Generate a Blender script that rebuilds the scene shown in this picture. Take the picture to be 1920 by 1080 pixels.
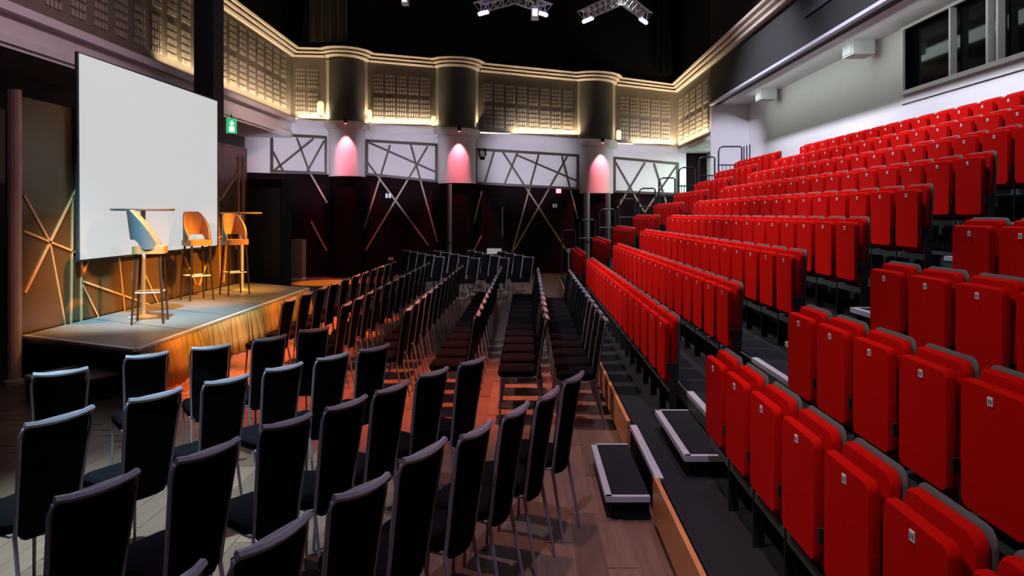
import bpy, math, random
from mathutils import Vector
random.seed(7)
for o in list(bpy.data.objects): bpy.data.objects.remove(o)
scene = bpy.context.scene
COL = scene.collection
PI = math.pi
# ------------------------------------------------------------------ camera, light, exposure
F, CX, CY, H = 1350.0, 990.0, 400.0, 2.1
cam = bpy.data.cameras.new('camera'); camo = bpy.data.objects.new('camera', cam); COL.objects.link(camo)
cam.sensor_fit = 'HORIZONTAL'; cam.sensor_width = 36; cam.lens = 36*F/1920
cam.shift_x = (960-CX)/1920; cam.shift_y = -(540-CY)/1920
cam.clip_start = .05; cam.clip_end = 200
camo.location = (0, 0, H); camo.rotation_euler = (PI/2, 0, 0)
scene.camera = camo
vs = scene.view_settings
vs.view_transform = 'Standard'; vs.look = 'None'; vs.gamma = 1; vs.use_curve_mapping = False
vs.exposure = 0.0
w = bpy.data.worlds.new('world'); scene.world = w; w.use_nodes = True
w.node_tree.nodes['Background'].inputs[0].default_value = (.010, .010, .014, 1)
w.node_tree.nodes['Background'].inputs[1].default_value = 1.0

def aim(o, tgt):
    d = Vector(tgt) - o.location
    o.rotation_euler = d.to_track_quat('-Z', 'Y').to_euler()
def spot(name, loc, tgt, col, power, cone=40, blend=.6, r=.12):
    l = bpy.data.lights.new(name, 'SPOT'); l.color = col; l.energy = power
    l.spot_size = math.radians(cone); l.spot_blend = blend; l.shadow_soft_size = r
    o = bpy.data.objects.new(name, l); COL.objects.link(o); o.location = loc; aim(o, tgt); return o
def area(name, loc, tgt, col, power, sx, sy, spread=180):
    l = bpy.data.lights.new(name, 'AREA'); l.color = col; l.energy = power
    l.shape = 'RECTANGLE'; l.size = sx; l.size_y = sy; l.spread = math.radians(spread)
    o = bpy.data.objects.new(name, l); COL.objects.link(o); o.location = loc; aim(o, tgt); return o

# stage wash (amber), cool spots for the screen's sheen, floor washes, house light on the seating bank
for y, e in ((10.2, 5000), (12.3, 8500), (14.4, 9000)):
    spot('stage_wash_light', (-1.4, y-.6, 5.6), (-6.4, y, .55), (1, .40, .05), e, 24, 1)
spot('backdrop_wash_light', (-2.0, 7.6, 6.6), (-6.4, 9.8, .7), (1, .46, .10), 420, 20, 1)
for y in (8.9, 10.7, 12.5, 14.3):
    spot('orange_floor_light', (-3.4, y, 9.2), (-3.5, y, 0), (1, .20, .045), 19000, 13, .7)
spot('skirt_wash_light', (-2.9, 5.6, 4.4), (-4.45, 10.4, .3), (1, .50, .09), 2600, 26, .9)
spot('skirt_wash_light', (-3.2, 9.6, 4.4), (-4.5, 13.4, .3), (1, .46, .08), 1500, 26, .9)
spot('row_fill_light', (-3.0, 7.0, 8.4), (.4, 10.4, 1), (.85, .88, 1), 2600, 30, 1)  # added fill that brightens the chair frames in the right-hand rows
spot('cool_stage_light', (-3.6, 6.0, 9.0), (-5.6, 10.8, .6), (.30, .78, 1), 15000, 20, 1)  # added spot in place of the screen's sheen on the deck
spot('cool_floor_light', (-2.4, 3.2, 9.2), (-2.6, 4.9, 0), (.50, .88, 1), 11000, 23, 1)  # added spot in place of the screen's broad reflection on the floor
spot('floor_wash_light', (.2, 8.0, 8.8), (-1.5, 8.4, 0), (1, .24, .13), 9000, 32, 1)
spot('floor_wash_light', (-.4, 4.6, 9.2), (.4, 4.6, 0), (1, .52, .46), 1100, 34, 1)
spot('violet_fill_light', (-.4, .6, 9.2), (-.6, 3.6, .9), (.72, .70, 1), 1700, 40, 1)  # added fill from above to lift the foreground chair rails
spot('floor_wash_light', (-5.6, 20.6, 8.6), (-6.1, 21.8, 0), (1, .38, .04), 12000, 15, .6)
spot('red_reflection_light', (-5.4, 22.6, 5.0), (-5.1, 22.4, 0), (1, .05, .03), 1800, 22, .8)  # added spot standing in for the column lamp's reflection on the floor
spot('far_chair_fill_light', (-.6, 8.6, 8.6), (-1.4, 18.8, .9), (.9, .92, 1), 6000, 22, .9)  # added frontal fill to bring out the far chairs' frames
for y, e in ((6.5, 2200), (11.0, 3600), (16.0, 3900)):
    spot('house_light', (1.9, y, 9.0), (4.9, y + .4, 2.4), (.82, .83, 1), e, 78, .8, .2)
spot('house_light', (-.5, 13.0, 7.6), (6.1, 21.2, 3.6), (.80, .80, 1), 5200, 15, .7, .1)
for y, e in ((2.5, 1100), (8.0, 2200), (12.5, 2600)):
    spot('seat_key_light', (-2.4, y, 8.2), (2.0, y, .9), (1, .76, .70), e, 40, .9, .2)
spot('balcony_wash_light', (-1.5, 9.0, 7.4), (-7.7, 11.5, 4.7), (1, .66, .78), 650, 50, 1)
spot('balcony_wash_light', (-1.5, 17.0, 7.4), (-7.9, 20.5, 4.4), (1, .66, .60), 1500, 40, 1)
area('ceiling_fill_light', (-1, 10, 9.3), (-1, 10, 0), (.80, .78, 1), 110, 8, 14)
area('recess_fill_light', (5.72, 12.5, 5.1), (6.5, 12.5, 4.6), (.80, 1, .90), 38, 14, .2)  # added strip without a visible source, brightens the recess wall

# ------------------------------------------------------------------ helpers
def at(px, py, Y): return Vector(((px-CX)*Y/F, Y, H-(py-CY)*Y/F))
def atX(px, py, X):
    Y = X*F/(px-CX); return Vector((X, Y, H-(py-CY)*Y/F))
class MB:
    def __init__(s): s.v = []; s.f = []
    def add(s, vs_, fs):
        n = len(s.v); s.v += [tuple(v) for v in vs_]; s.f += [tuple(i+n for i in f) for f in fs]; return s
    def box(s, a, b):
        x0, y0, z0 = a; x1, y1, z1 = b
        return s.add([(x0,y0,z0),(x1,y0,z0),(x1,y1,z0),(x0,y1,z0),(x0,y0,z1),(x1,y0,z1),(x1,y1,z1),(x0,y1,z1)],
                     [(0,3,2,1),(4,5,6,7),(0,1,5,4),(1,2,6,5),(2,3,7,6),(3,0,4,7)])
    def prism(s, pts, d):          # polygon pts extruded by vector d
        pts = [Vector(p) for p in pts]; d = Vector(d); n = len(pts)
        s.add(pts + [p+d for p in pts], [tuple(range(n))[::-1], tuple(range(n, 2*n))] + [(i, (i+1) % n, n+(i+1) % n, n+i) for i in range(n)])
        return s
    def tube(s, path, r, seg=6, closed=False, r_end=None):
        P = [Vector(p) for p in path]; n = len(P); rings = []
        for i, p in enumerate(P):
            a = P[i-1] if (i > 0 or closed) else P[i]; b = P[(i+1) % n] if (i < n-1 or closed) else P[i]
            t = (b-a).normalized()
            u = t.cross(Vector((0, 0, 1)) if abs(t.z) < .9 else Vector((0, 1, 0))).normalized(); v = t.cross(u)
            rr = r if r_end is None else r + (r_end-r)*i/(n-1)
            rings.append([p + (u*math.cos(2*PI*k/seg) + v*math.sin(2*PI*k/seg))*rr for k in range(seg)])
        vs_ = [q for r_ in rings for q in r_]; fs = []
        for i in range(n if closed else n-1):
            j = (i+1) % n
            for k in range(seg):
                k2 = (k+1) % seg; fs.append((i*seg+k, j*seg+k, j*seg+k2, i*seg+k2))
        if not closed: fs += [tuple(range(seg)), tuple(range((n-1)*seg, n*seg))[::-1]]
        return s.add(vs_, fs)
    def lathe(s, prof, seg=16, c=(0, 0, 0), a0=0, a1=2*PI):
        full = abs(a1-a0-2*PI) < 1e-6; m = seg if full else seg+1; vs_ = []; fs = []
        for r, z in prof:
            for k in range(m):
                a = a0 + (a1-a0)*k/seg; vs_.append((c[0]+r*math.cos(a), c[1]+r*math.sin(a), c[2]+z))
        for i in range(len(prof)-1):
            for k in range(seg):
                k2 = (k+1) % m; fs.append((i*m+k, i*m+k2, (i+1)*m+k2, (i+1)*m+k))
        if prof[0][0] > 1e-4: fs.append(tuple(range(m))[::-1])
        if prof[-1][0] > 1e-4: fs.append(tuple((len(prof)-1)*m+k for k in range(m)))
        return s.add(vs_, fs)
    def sweep(s, path, normals, prof):   # prof: closed list of (offset along normal, dz)
        n = len(prof); vs_ = []; fs = []
        for p, nm in zip(path, normals):
            for o_, dz in prof: vs_.append((p[0]+nm[0]*o_, p[1]+nm[1]*o_, p[2]+dz))
        for i in range(len(path)-1):
            for k in range(n):
                k2 = (k+1) % n; fs.append((i*n+k, i*n+k2, (i+1)*n+k2, (i+1)*n+k))
        fs += [tuple(range(n))[::-1], tuple((len(path)-1)*n+k for k in range(n))]
        return s.add(vs_, fs)
    def mesh(s, name, m, smooth=False):
        me = bpy.data.meshes.new(name); me.from_pydata(s.v, [], s.f); me.materials.append(m)
        import bmesh
        b = bmesh.new(); b.from_mesh(me); bmesh.ops.recalc_face_normals(b, faces=b.faces); b.to_mesh(me); b.free()
        if smooth: me.shade_smooth(); me.set_sharp_from_angle(angle=math.radians(40))
        me.update(); return me
    def build(s, name, m, parent=None, smooth=False):
        return link(name, s.mesh(name, m, smooth), parent)
def link(name, me, parent=None):
    o = bpy.data.objects.new(name, me); COL.objects.link(o)
    if parent: o.parent = parent
    return o
def empty(name, loc, rz=0):
    o = bpy.data.objects.new(name, None); COL.objects.link(o); o.location = loc; o.rotation_euler = (0, 0, rz); o.empty_display_size = .1; return o
def tag(o, label=None, cat=None, group=None, kind=None):
    if label: o['label'] = label
    if cat: o['category'] = cat
    if group: o['group'] = group
    if kind: o['kind'] = kind
    return o
def struct(o): o['kind'] = 'structure'; return o
def copy_tree(o, parent=None):
    c = o.copy(); COL.objects.link(c); c.parent = parent
    for ch in list(o.children): copy_tree(ch, c)
    return c
ORD = ['first','second','third','fourth','fifth','sixth','seventh','eighth','ninth','tenth','eleventh','twelfth','thirteenth',
       'fourteenth','fifteenth','sixteenth','seventeenth','eighteenth','nineteenth','twentieth']
def rrect(w_, h_, r, n=3, top_only=False):   # rounded rectangle outline in (u,v), centred in u, v from 0
    pts = []
    cs = [(w_/2-r, h_-r, 0), (-w_/2+r, h_-r, PI/2)] + ([] if top_only else [(-w_/2+r, r, PI), (w_/2-r, r, 3*PI/2)])
    for cx, cy, a in cs:
        for k in range(n+1): pts.append((cx+r*math.cos(a+PI/2*k/n), cy+r*math.sin(a+PI/2*k/n)))
    if top_only: pts += [(-w_/2, 0), (w_/2, 0)]
    return pts

# ------------------------------------------------------------------ materials
def mat(name, col, rough=.6, metal=0, var=.15, scale=8, bump=0, emit=None, es=0, spec=.5, stretch=(1,1,1), coat=0):
    m = bpy.data.materials.new(name); m.use_nodes = True; nt = m.node_tree; b = nt.nodes['Principled BSDF']
    tc = nt.nodes.new('ShaderNodeTexCoord'); mp = nt.nodes.new('ShaderNodeMapping'); mp.inputs['Scale'].default_value = stretch
    nz = nt.nodes.new('ShaderNodeTexNoise'); nz.inputs['Scale'].default_value = scale; nz.inputs['Detail'].default_value = 4
    rp = nt.nodes.new('ShaderNodeMix'); rp.data_type = 'RGBA'
    rp.inputs[6].default_value = (*[c*(1-var) for c in col], 1); rp.inputs[7].default_value = (*[min(1, c*(1+var)) for c in col], 1)
    nt.links.new(tc.outputs['Object'], mp.inputs['Vector']); nt.links.new(mp.outputs[0], nz.inputs['Vector'])
    nt.links.new(nz.outputs['Fac'], rp.inputs[0]); nt.links.new(rp.outputs[2], b.inputs['Base Color'])
    b.inputs['Roughness'].default_value = rough; b.inputs['Metallic'].default_value = metal
    b.inputs['Specular IOR Level'].default_value = spec; b.inputs['Coat Weight'].default_value = coat
    if bump:
        bp = nt.nodes.new('ShaderNodeBump'); bp.inputs['Strength'].default_value = bump; bp.inputs['Distance'].default_value = .01
        nt.links.new(nz.outputs['Fac'], bp.inputs['Height']); nt.links.new(bp.outputs[0], b.inputs['Normal'])
    if emit: b.inputs['Emission Color'].default_value = (*emit, 1); b.inputs['Emission Strength'].default_value = es
    return m
M = {}
M['floor'] = mat('floor_wood', (.150, .082, .058), .38, var=.45, scale=3, stretch=(9, .7, 1), spec=.45)
M['plank2'] = mat('floor_wood_light', (.180, .100, .072), .36, var=.4, scale=3, stretch=(9, .7, 1), spec=.45)
M['plank3'] = mat('floor_wood_dark', (.120, .066, .048), .40, var=.4, scale=3, stretch=(9, .7, 1), spec=.45)
M['black'] = mat('black_paint', (.005, .005, .006), .8, spec=.15)
M['blackwall'] = mat('black_wall', (.007, .0065, .007), .75, var=.3, scale=2)
M['ceil'] = mat('black_ceiling', (.008, .008, .010), .9)
M['maroon'] = mat('dark_maroon_wall', (.010, .0035, .005), .8, var=.25, scale=2, spec=.04)
M['white'] = mat('white_plaster', (.62, .59, .60), .75, var=.05, scale=3)
M['cream'] = mat('cream_plaster', (.60, .52, .42), .7, var=.06, scale=3)
M['olive'] = mat('taupe_panel', (.150, .125, .095), .7, var=.15, scale=5)
M['shaft'] = mat('column_dark', (.045, .042, .036), .7, var=.15, scale=3)
M['grille'] = mat('grille_cream', (.33, .285, .22), .6, var=.1)
M['batten'] = mat('bronze_batten', (.048, .024, .016), .5, var=.2)
M['goldline'] = mat('gold_strip', (.62, .33, .15), .4, var=.1)
M['bronze'] = mat('dull_gold_strip', (.30, .20, .12), .45, var=.15)
M['screen'] = mat('projection_screen', (.05, .05, .05), .9, var=.01, emit=(.81, .81, .81), es=.735)  # projector light put in as an even glow of the screen itself
M['screenframe'] = mat('screen_border', (.02, .03, .04), .6)
M['backdrop'] = mat('gloss_backdrop', (.085, .048, .018), .26, var=.25, scale=2, spec=.5)
M['stage'] = mat('stage_deck', (.17, .17, .17), .36, var=.3, scale=3, stretch=(1, 8, 1))
M['alu'] = mat('aluminium_trim', (.72, .70, .70), .4, metal=.1, var=.08)
M['nosing'] = mat('grey_nosing', (.42, .41, .47), .5, var=.1)
M['skirt'] = mat('gold_skirt', (.34, .21, .06), .85, var=.15, scale=14)
M['fabric'] = mat('black_fabric', (.005, .004, .0055), .9, var=.3, scale=120, spec=.02)
M['chrome'] = mat('chair_steel', (.25, .225, .275), .34, metal=.4, var=.08)
M['red'] = mat('red_fabric', (.47, .003, .001), .9, var=.12, scale=60, bump=.15, spec=.06)
M['shell'] = mat('grey_seat_shell', (.085, .080, .082), .5)
M['darkmetal'] = mat('dark_bracket', (.022, .024, .026), .45, metal=.3)
M['greenbeam'] = mat('green_grey_beam', (.055, .085, .080), .45, metal=.2)
M['carpet'] = mat('black_carpet', (.016, .016, .019), .95, var=.35, scale=160, bump=.3, spec=.1)
M['woodfascia'] = mat('orange_wood_fascia', (.50, .20, .08), .38, var=.2, scale=3, stretch=(1, 1, 8))
M['stool'] = mat('tan_leather', (.44, .22, .09), .5, var=.1)
M['stoolback'] = mat('grey_stool_back', (.10, .11, .12), .5)
M['darkwood'] = mat('dark_leg', (.030, .018, .014), .4)
M['steel'] = mat('brushed_steel', (.60, .58, .57), .30, metal=.5)
M['tabletop'] = mat('table_top', (.16, .13, .12), .35)
M['pole'] = mat('pink_grey_pole', (.62, .42, .38), .5)
M['pipe'] = mat('grey_pipe', (.22, .24, .25), .3, metal=.5)
M['glass'] = mat('booth_glass', (.004, .005, .006), .08, spec=.10)
M['rail'] = mat('dark_rail', (.020, .026, .036), .4, metal=.4)
M['lamp'] = mat('lantern_glow', (.9, .75, .45), .5, emit=(1, .80, .42), es=1.0)
M['redlamp'] = mat('pink_spot_glow', (.9, .2, .2), .5, emit=(1, .15, .2), es=4)
M['exitgreen'] = mat('exit_green', (.05, .6, .25), .5, emit=(.05, .75, .28), es=.55)
M['exitwhite'] = mat('exit_white', (.9, .95, .9), .5, emit=(.8, 1, .85), es=1.6)
M['plate'] = mat('number_plate', (.75, .75, .78), .4, var=.02)
M['ink'] = mat('plate_ink', (.06, .06, .08), .5)
M['truss'] = mat('truss_metal', (.62, .60, .62), .35, metal=.6)
M['bluelamp'] = mat('blue_led', (.5, .5, 1), .4, emit=(.45, .40, 1), es=3)
M['whitelamp'] = mat('white_lamp', (.9, .9, 1), .4, emit=(.75, .75, 1), es=1.2)
M['cabinet'] = mat('grey_green_cabinet', (.16, .17, .12), .5)
M['socket'] = mat('white_fitting', (.7, .68, .68), .4)

# ------------------------------------------------------------------ walls of the far end
LW = -7.73                                  # balcony front on the left
FL, FR = Vector((-7.73, 23.6, 0)), Vector((5.39, 26.0, 0))
UD = (FR-FL).normalized(); ND = Vector((UD.y, -UD.x, 0))        # along the wall, towards the room
if ND.y > 0: ND = -ND
def FW(px, py, off=0.0):                    # point of the far wall (plane moved off metres into the room)
    d = Vector(((px-CX)/F, 1, -(py-CY)/F)); p0 = FL + ND*off
    t = (p0 - Vector((0, 0, H))).dot(ND)/d.dot(ND)
    return Vector((0, 0, H)) + d*t
def fwu(px, z, off=0.0):
    p = FW(px, CY, off); return Vector((p.x, p.y, z))
CEIL = 9.8
RX, RW = 5.39, 6.5                          # bulkhead plane, recess wall plane
# floor
fl = struct(MB().box((-12, -3, -.12), (8, 28, 0)).build('floor', M['floor']))
pm = [MB().box((-.088, -.74, 0), (.088, .74, .004)).mesh('plank', M[k]) for k in ('floor', 'plank2', 'plank3')]
n = 0
for i in range(24):
    x = -3.4 + i*.18
    if x > .72: break
    for j in range(7):
        y = 2.0 + j*1.5 + (i*37 % 11)/11*1.2
        o = link('plank', random.choice(pm), fl); o.location = (x, y, 0)
for i in range(12):
    for j in range(4):
        o = link('plank', random.choice(pm), fl); o.location = (-3.58 - i*.18, 4.2 + j*1.5 + (i*29 % 7)/7*1.2 - (1.0 if i > 4 else 0), 0)
# far wall : dark body + ceiling + other walls
a, b = FL - UD*3.4, FR + UD*1.2
struct(MB().prism([(a.x, a.y, 0), (b.x, b.y, 0), (b.x, b.y, CEIL), (a.x, a.y, CEIL)], -ND*.2).build('wall_back', M['maroon']))
WB = bpy.data.objects['wall_back']
struct(MB().box((-12, -3, CEIL), (8, 28, CEIL+.1)).build('ceiling', M['ceil']))
struct(MB().box((-12, -3.1, 0), (8, -3, CEIL)).build('wall_front', M['blackwall']))
wl = struct(MB().box((-9.3, -3, 0), (-9.15, 24, 4.56)).build('wall_left', mat('brown_wall', (.075, .052, .038), .7)))
# left balcony front: fascia, soffit, panelled wall above
MB().box((-9.3, 3, 4.56), (LW, 23.7, 4.62)).build('soffit', M['white'], wl)
MB().box((LW-.2, 3, 4.62), (LW, 23.7, 5.06)).build('fascia', M['white'], wl)
MB().box((LW, 3, 4.62), (LW+.05, 23.7, 4.74)).build('fascia_moulding', M['white'], wl)
MB().box((LW-.2, 3, 5.06), (LW+.16, 23.6, 5.20)).build('ledge', M['white'], wl)
MB().box((LW-.2, 3, 5.20), (LW, 23.7, CEIL)).build('upper_wall', M['olive'], wl)
MB().box((LW, 3, 7.52), (LW+.04, 23.7, CEIL)).build('black_upper_wall', M['black'], wl)
def grille_mesh(w_, h_, nx=4, nz=5):
    m = MB()
    cw, ch = w_/nx, h_/nz
    for i in range(nx):
        for k in range(nz):
            m.box((i*cw+cw*.2-w_/2, -.03, k*ch+ch*.18), (i*cw+cw*.8-w_/2, 0, k*ch+ch*.82))
    return m.mesh('grille', M['grille'])
GM = {}
def grille(u, z, w_, h_, parent, base, rz, nz=5):
    key = (round(w_, 2), round(h_, 2), nz)
    if key not in GM: GM[key] = grille_mesh(w_, h_, 4, nz)
    o = link('grille', GM[key], parent); o.location = (base.x, base.y, z); o.rotation_euler = (0, 0, rz)
y = 6.5
while y < 23.2:
    for z in (5.42, 6.36):
        grille(0, z, .42, .80, wl, Vector((LW, y, 0)), PI/2)
    y += .65

# far wall bays --------------------------------------------------------------
rzF = math.atan2(UD.y, UD.x)
# pixel columns: bay edges and heights of cornice bottom, ledge, white band bottom
BAYS = [dict(x0=548, x1=617, c=(107, 109), l=(222, 227), f=(508, 613, 252, 258, 323, 327), n=2),
        dict(x0=685, x1=822, c=(117, 128), l=(232, 238), f=(686, 820, 264, 272, 328, 342), n=5),
        dict(x0=892, x1=1087, c=(135, 153), l=(246, 260), f=(890, 1085, 280, 292, 345, 356), n=8),
        dict(x0=1148, x1=1270, c=(160, 173), l=(267, 277), f=(1150, 1272, 296, 307, 361, 366), n=5)]
COLS = [(617, 685), (822, 892), (1087, 1148)]
def plate_px(pts, off0, off1):
    a = [FW(px, py, off0) for px, py in pts]
    return MB().prism(a, ND*(off1-off0))
def stick(p, q, wid, off0, off1, name, m, parent):
    a, b = FW(*p, off0), FW(*q, off0); d = (b-a).normalized(); s_ = d.cross(ND).normalized()*wid/2
    return MB().prism([a-s_, b-s_, b+s_, a+s_], ND*(off1-off0)).build(name, m, parent)
for B in BAYS:
    x0, x1 = B['x0'], B['x1']; c0, c1 = B['c']; l0, l1 = B['l']
    up = plate_px([(x0, l0), (x1, l1), (x1, c1-4), (x0, c0-4)], 0, .06).build('upper_panel', M['olive'], WB)
    # white band: full bay (left one runs on below the balcony)
    fx0, fx1, ft0, ft1, fb0, fb1 = B['f']
    bx0 = 440 if x0 == 548 else x0
    wp = plate_px([(bx0, fb0), (x1 if x0 != 1148 else 1285, fb1), (x1 if x0 != 1148 else 1285, l1), (bx0, l0)], 0, .08).build('white_panel', M['white'], WB)
    for p, q in [((fx0, ft0), (fx1, ft1)), ((fx0, fb0-2), (fx1, fb1-2)), ((fx0+2, ft0), (fx0+2, fb0)), ((fx1-2, ft1), (fx1-2, fb1))]:
        stick(p, q, .085, .08, .13, 'batten', M['batten'], wp)
    B['wp'] = wp
    # grilles
    n = B['n']; mg = {2: .10, 5: .10, 8: .06}[n]
    for i in range(n):
        t = mg + (1-2*mg)*(i+.5)/n; px = x0 + (x1-x0)*t
        if n == 2: px = 563 + i*24
        cy_, ly_ = c0+(c1-c0)*t, l0+(l1-l0)*t
        for q0, q1 in ((.93, .55), (.49, .17)):
            zb = FW(px, cy_+(ly_-cy_)*q0, .06).z; zt = FW(px, cy_+(ly_-cy_)*q1, .06).z
            p = FW(px, cy_, .06); grille(0, zb, .32, round(zt-zb, 2), WB, p, rzF)
Z4 = lambda x, y: (480+x/3, y/3)
Z6 = lambda x, y: (480+x/3, 300+y/3)
ZB = lambda x, y: (1140+x/6.75, 240+y/6.75)
def split_y(B, px):
    fx0, fx1, _, _, fb0, fb1 = B['f']; t = (px-fx0)/(fx1-fx0); return fb0+(fb1-fb0)*t
def lines(B, segs):
    for p, q in segs:
        # upper part inside the white frame, lower part on the dark wall
        N = 40; cut = None
        for k in range(N+1):
            x = p[0]+(q[0]-p[0])*k/N; y_ = p[1]+(q[1]-p[1])*k/N
            if y_ > split_y(B, x): cut = (x, y_); break
        if cut is None: stick(p, q, .065, .08, .115, 'batten', M['batten'], B['wp']); continue
        if cut != p: stick(p, cut, .065, .08, .115, 'batten', M['batten'], B['wp'])
        stick(cut, q, .055, 0, .03, 'bronze_strip', M['bronze'], WB)
lines(BAYS[0], [(Z4(230, 775), Z4(300, 965)), (Z4(300, 965), Z6(400, 240)), (Z4(325, 780), Z4(95, 965)), (Z4(385, 790), Z4(285, 970)), (Z4(95, 850), Z4(155, 965)), (Z6(310, 345), Z6(398, 510))])
lines(BAYS[1], [(Z4(630, 800), Z4(1015, 970)), (Z4(755, 815), Z6(610, 380)), (Z4(965, 825), Z6(615, 510)), (Z4(870, 815), Z6(1020, 460)), (Z4(625, 910), Z6(970, 480))])
lines(BAYS[2], [(Z4(1340, 850), Z4(1285, 1035)), (Z6(1270, 175), Z6(1225, 355)), (Z6(1268, 425), Z6(1228, 505)), (Z4(1385, 850), Z6(1750, 515)), (Z4(1470, 860), Z4(1400, 1030)), (Z4(1460, 870), Z4(1810, 1020)),
                (Z4(1590, 870), Z6(1440, 520)), (Z4(1750, 880), Z6(1450, 510)), (Z4(1720, 880), Z6(1810, 330))])
lines(BAYS[3], [(ZB(80, 410), ZB(460, 1070)), (ZB(465, 440), ZB(120, 1010)), (ZB(580, 450), ZB(740, 960)), (ZB(865, 480), ZB(460, 1070))])

# pilasters: dark shaft above the ledge, white drum below, dark foot
for i, (x0, x1) in enumerate(COLS):
    pm_, r = (x0+x1)/2, (FW(x1, 300, 0)-FW(x0, 300, 0)).length/2
    c = FW(pm_, CY, 0); lc = [228, 243, 264][i]; cc = [108, 123, 148][i]; wb = [330, 343, 362][i]
    zl, zc, zw = FW(pm_, lc, r).z, FW(pm_, cc, r).z, FW(pm_, wb, r).z
    a0 = math.atan2(ND.y, ND.x) - PI/2
    sh = MB().lathe([(r, zl), (r, zc)], 20, (c.x, c.y, 0), a0, a0+PI).build('pilaster', M['shaft'], WB, True)
    MB().lathe([(r*1.02, zw), (r*1.02, zl-.30), (r*1.10, zl-.22), (r*1.02, zl-.14), (r*1.16, zl)], 20, (c.x, c.y, 0), a0, a0+PI).build('drum', M['white'], sh, True)
    MB().lathe([(r*.9, 0), (r*.9, zw)], 16, (c.x, c.y, 0), a0, a0+PI).build('foot', M['maroon'], sh, True)
    # pale edge fillets beside the shaft
    for s_ in (-1, 1):
        e = c + UD*s_*(r+.03)
        MB().box((-.05, -.05, zl), (.05, .12, zc)).build('fillet', M['cream'], sh).location = (0, 0, 0)
        f = sh.children[-1] if False else None
    for ch in list(sh.children):
        if ch.name.startswith('fillet'): bpy.data.objects.remove(ch)
    for s_ in (-1, 1):
        e = c + UD*s_*(r+.02)
        p = [e - UD*.06, e + UD*.06, e + UD*.06 + ND*.10, e - UD*.06 + ND*.10]
        MB().prism([(q.x, q.y, zl) for q in p], (0, 0, zc-zl)).build('fillet', M['cream'], sh)
    # pink downlight on the ledge of each drum
    lo = c + ND*(r*1.16+.16)
    lamp = MB().lathe([(.0, -.10), (.05, -.10), (.06, .02), (.03, .06), (0, .06)], 10).build('spot_lamp', M['black'])
    lamp.location = (lo.x, lo.y, zl+.02)
    g = MB().lathe([(0, -.115), (.042, -.115), (.042, -.10), (0, -.10)], 10).build('lens', M['redlamp'], lamp)
    tag(lamp, 'small red-lit spot lamp on ' + ['left', 'middle', 'right'][i] + ' column of the far wall', 'spot lamp', 'red column lamps')
    l = spot('column_light', (lo.x+ND.x*.12, lo.y+ND.y*.12, zl-.06), (c.x+ND.x*r*.6, c.y+ND.y*r*.6, zw-.5), (1, .17, .24), 640, 54, .5, .02)
# cornice: three stepped mouldings, following the walls and wrapping the pilasters
path, nrm, zz = [], [], []
def addp(p, nv, z): path.append(Vector((p.x, p.y, z))); nrm.append(nv)
addp(Vector((LW, 3, 0)), Vector((1, 0, 0)), 7.25); addp(Vector((LW, 18, 0)), Vector((1, 0, 0)), 7.25)
addp(FL, (Vector((1, 0, 0))+ND).normalized()*1.2, 7.22)
CZ = lambda px, py: FW(px, py, .1).z
seq = [((617, 685), 108, 116, 105), ((822, 892), 127, 134, 122), ((1087, 1148), 152, 160, 147)]
for (x0, x1), y0, y1, ym in seq:
    pm_, r = (x0+x1)/2, (FW(x1, 300, 0)-FW(x0, 300, 0)).length/2
    c = FW(pm_, CY, 0)
    addp(c - UD*(r*1.25), ND, CZ(x0, y0))
    for k in range(0, 9):
        a = PI - PI*k/8; d = UD*math.cos(a) + ND*math.sin(a)
        t = k/8; addp(c + d*r, d, CZ(x0, y0)*(1-t) + CZ(x1, y1)*t)
    addp(c + UD*(r*1.25), ND, CZ(x1, y1))
addp(FR, (Vector((-1, 0, 0))+ND).normalized()*1.2, CZ(1270, 173))
addp(Vector((RX, 21, 0)), Vector((-1, 0, 0)), 6.42); addp(Vector((RX, 13, 0)), Vector((-1, 0, 0)), 6.45)
for k, (o0, z0, z1) in enumerate([(.13, 0, .055), (.21, .115, .16), (.30, .22, .27)]):
    MB().sweep(path, nrm, [(-.02, z0), (o0, z0), (o0+.03, z1), (-.02, z1)]).build('cornice_moulding', M['cream'], WB)
MB().sweep(path, nrm, [(-.02, -.02), (.03, -.02), (.05, .26), (-.02, .26)]).build('cornice_core', M['olive'], WB)
# ledge under the panels
path, nrm = [], []
LZ = lambda px, py: FW(px, py, .1).z
addp(FL, (Vector((1, 0, 0))+ND).normalized()*1.2, 5.13)
for (x0, x1), y0, y1 in [((617, 685), 228, 232), ((822, 892), 239, 246), ((1087, 1148), 260, 267)]:
    pm_, r = (x0+x1)/2, (FW(x1, 300, 0)-FW(x0, 300, 0)).length/2
    c = FW(pm_, CY, 0)
    addp(c - UD*(r*1.25), ND, LZ(x0, y0)-.08)
    for k in range(0, 9):
        a = PI - PI*k/8; d = UD*math.cos(a) + ND*math.sin(a); t = k/8
        addp(c + d*r, d, LZ(x0, y0)*(1-t) + LZ(x1, y1)*t - .08)
    addp(c + UD*(r*1.25), ND, LZ(x1, y1)-.08)
addp(FR, (Vector((-1, 0, 0))+ND).normalized()*1.2, LZ(1270, 277)-.08)
MB().sweep(path, nrm, [(-.02, -.16), (.10, -.16), (.18, 0), (.18, .07), (-.02, .07)]).build('ledge', M['white'], WB)
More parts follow.
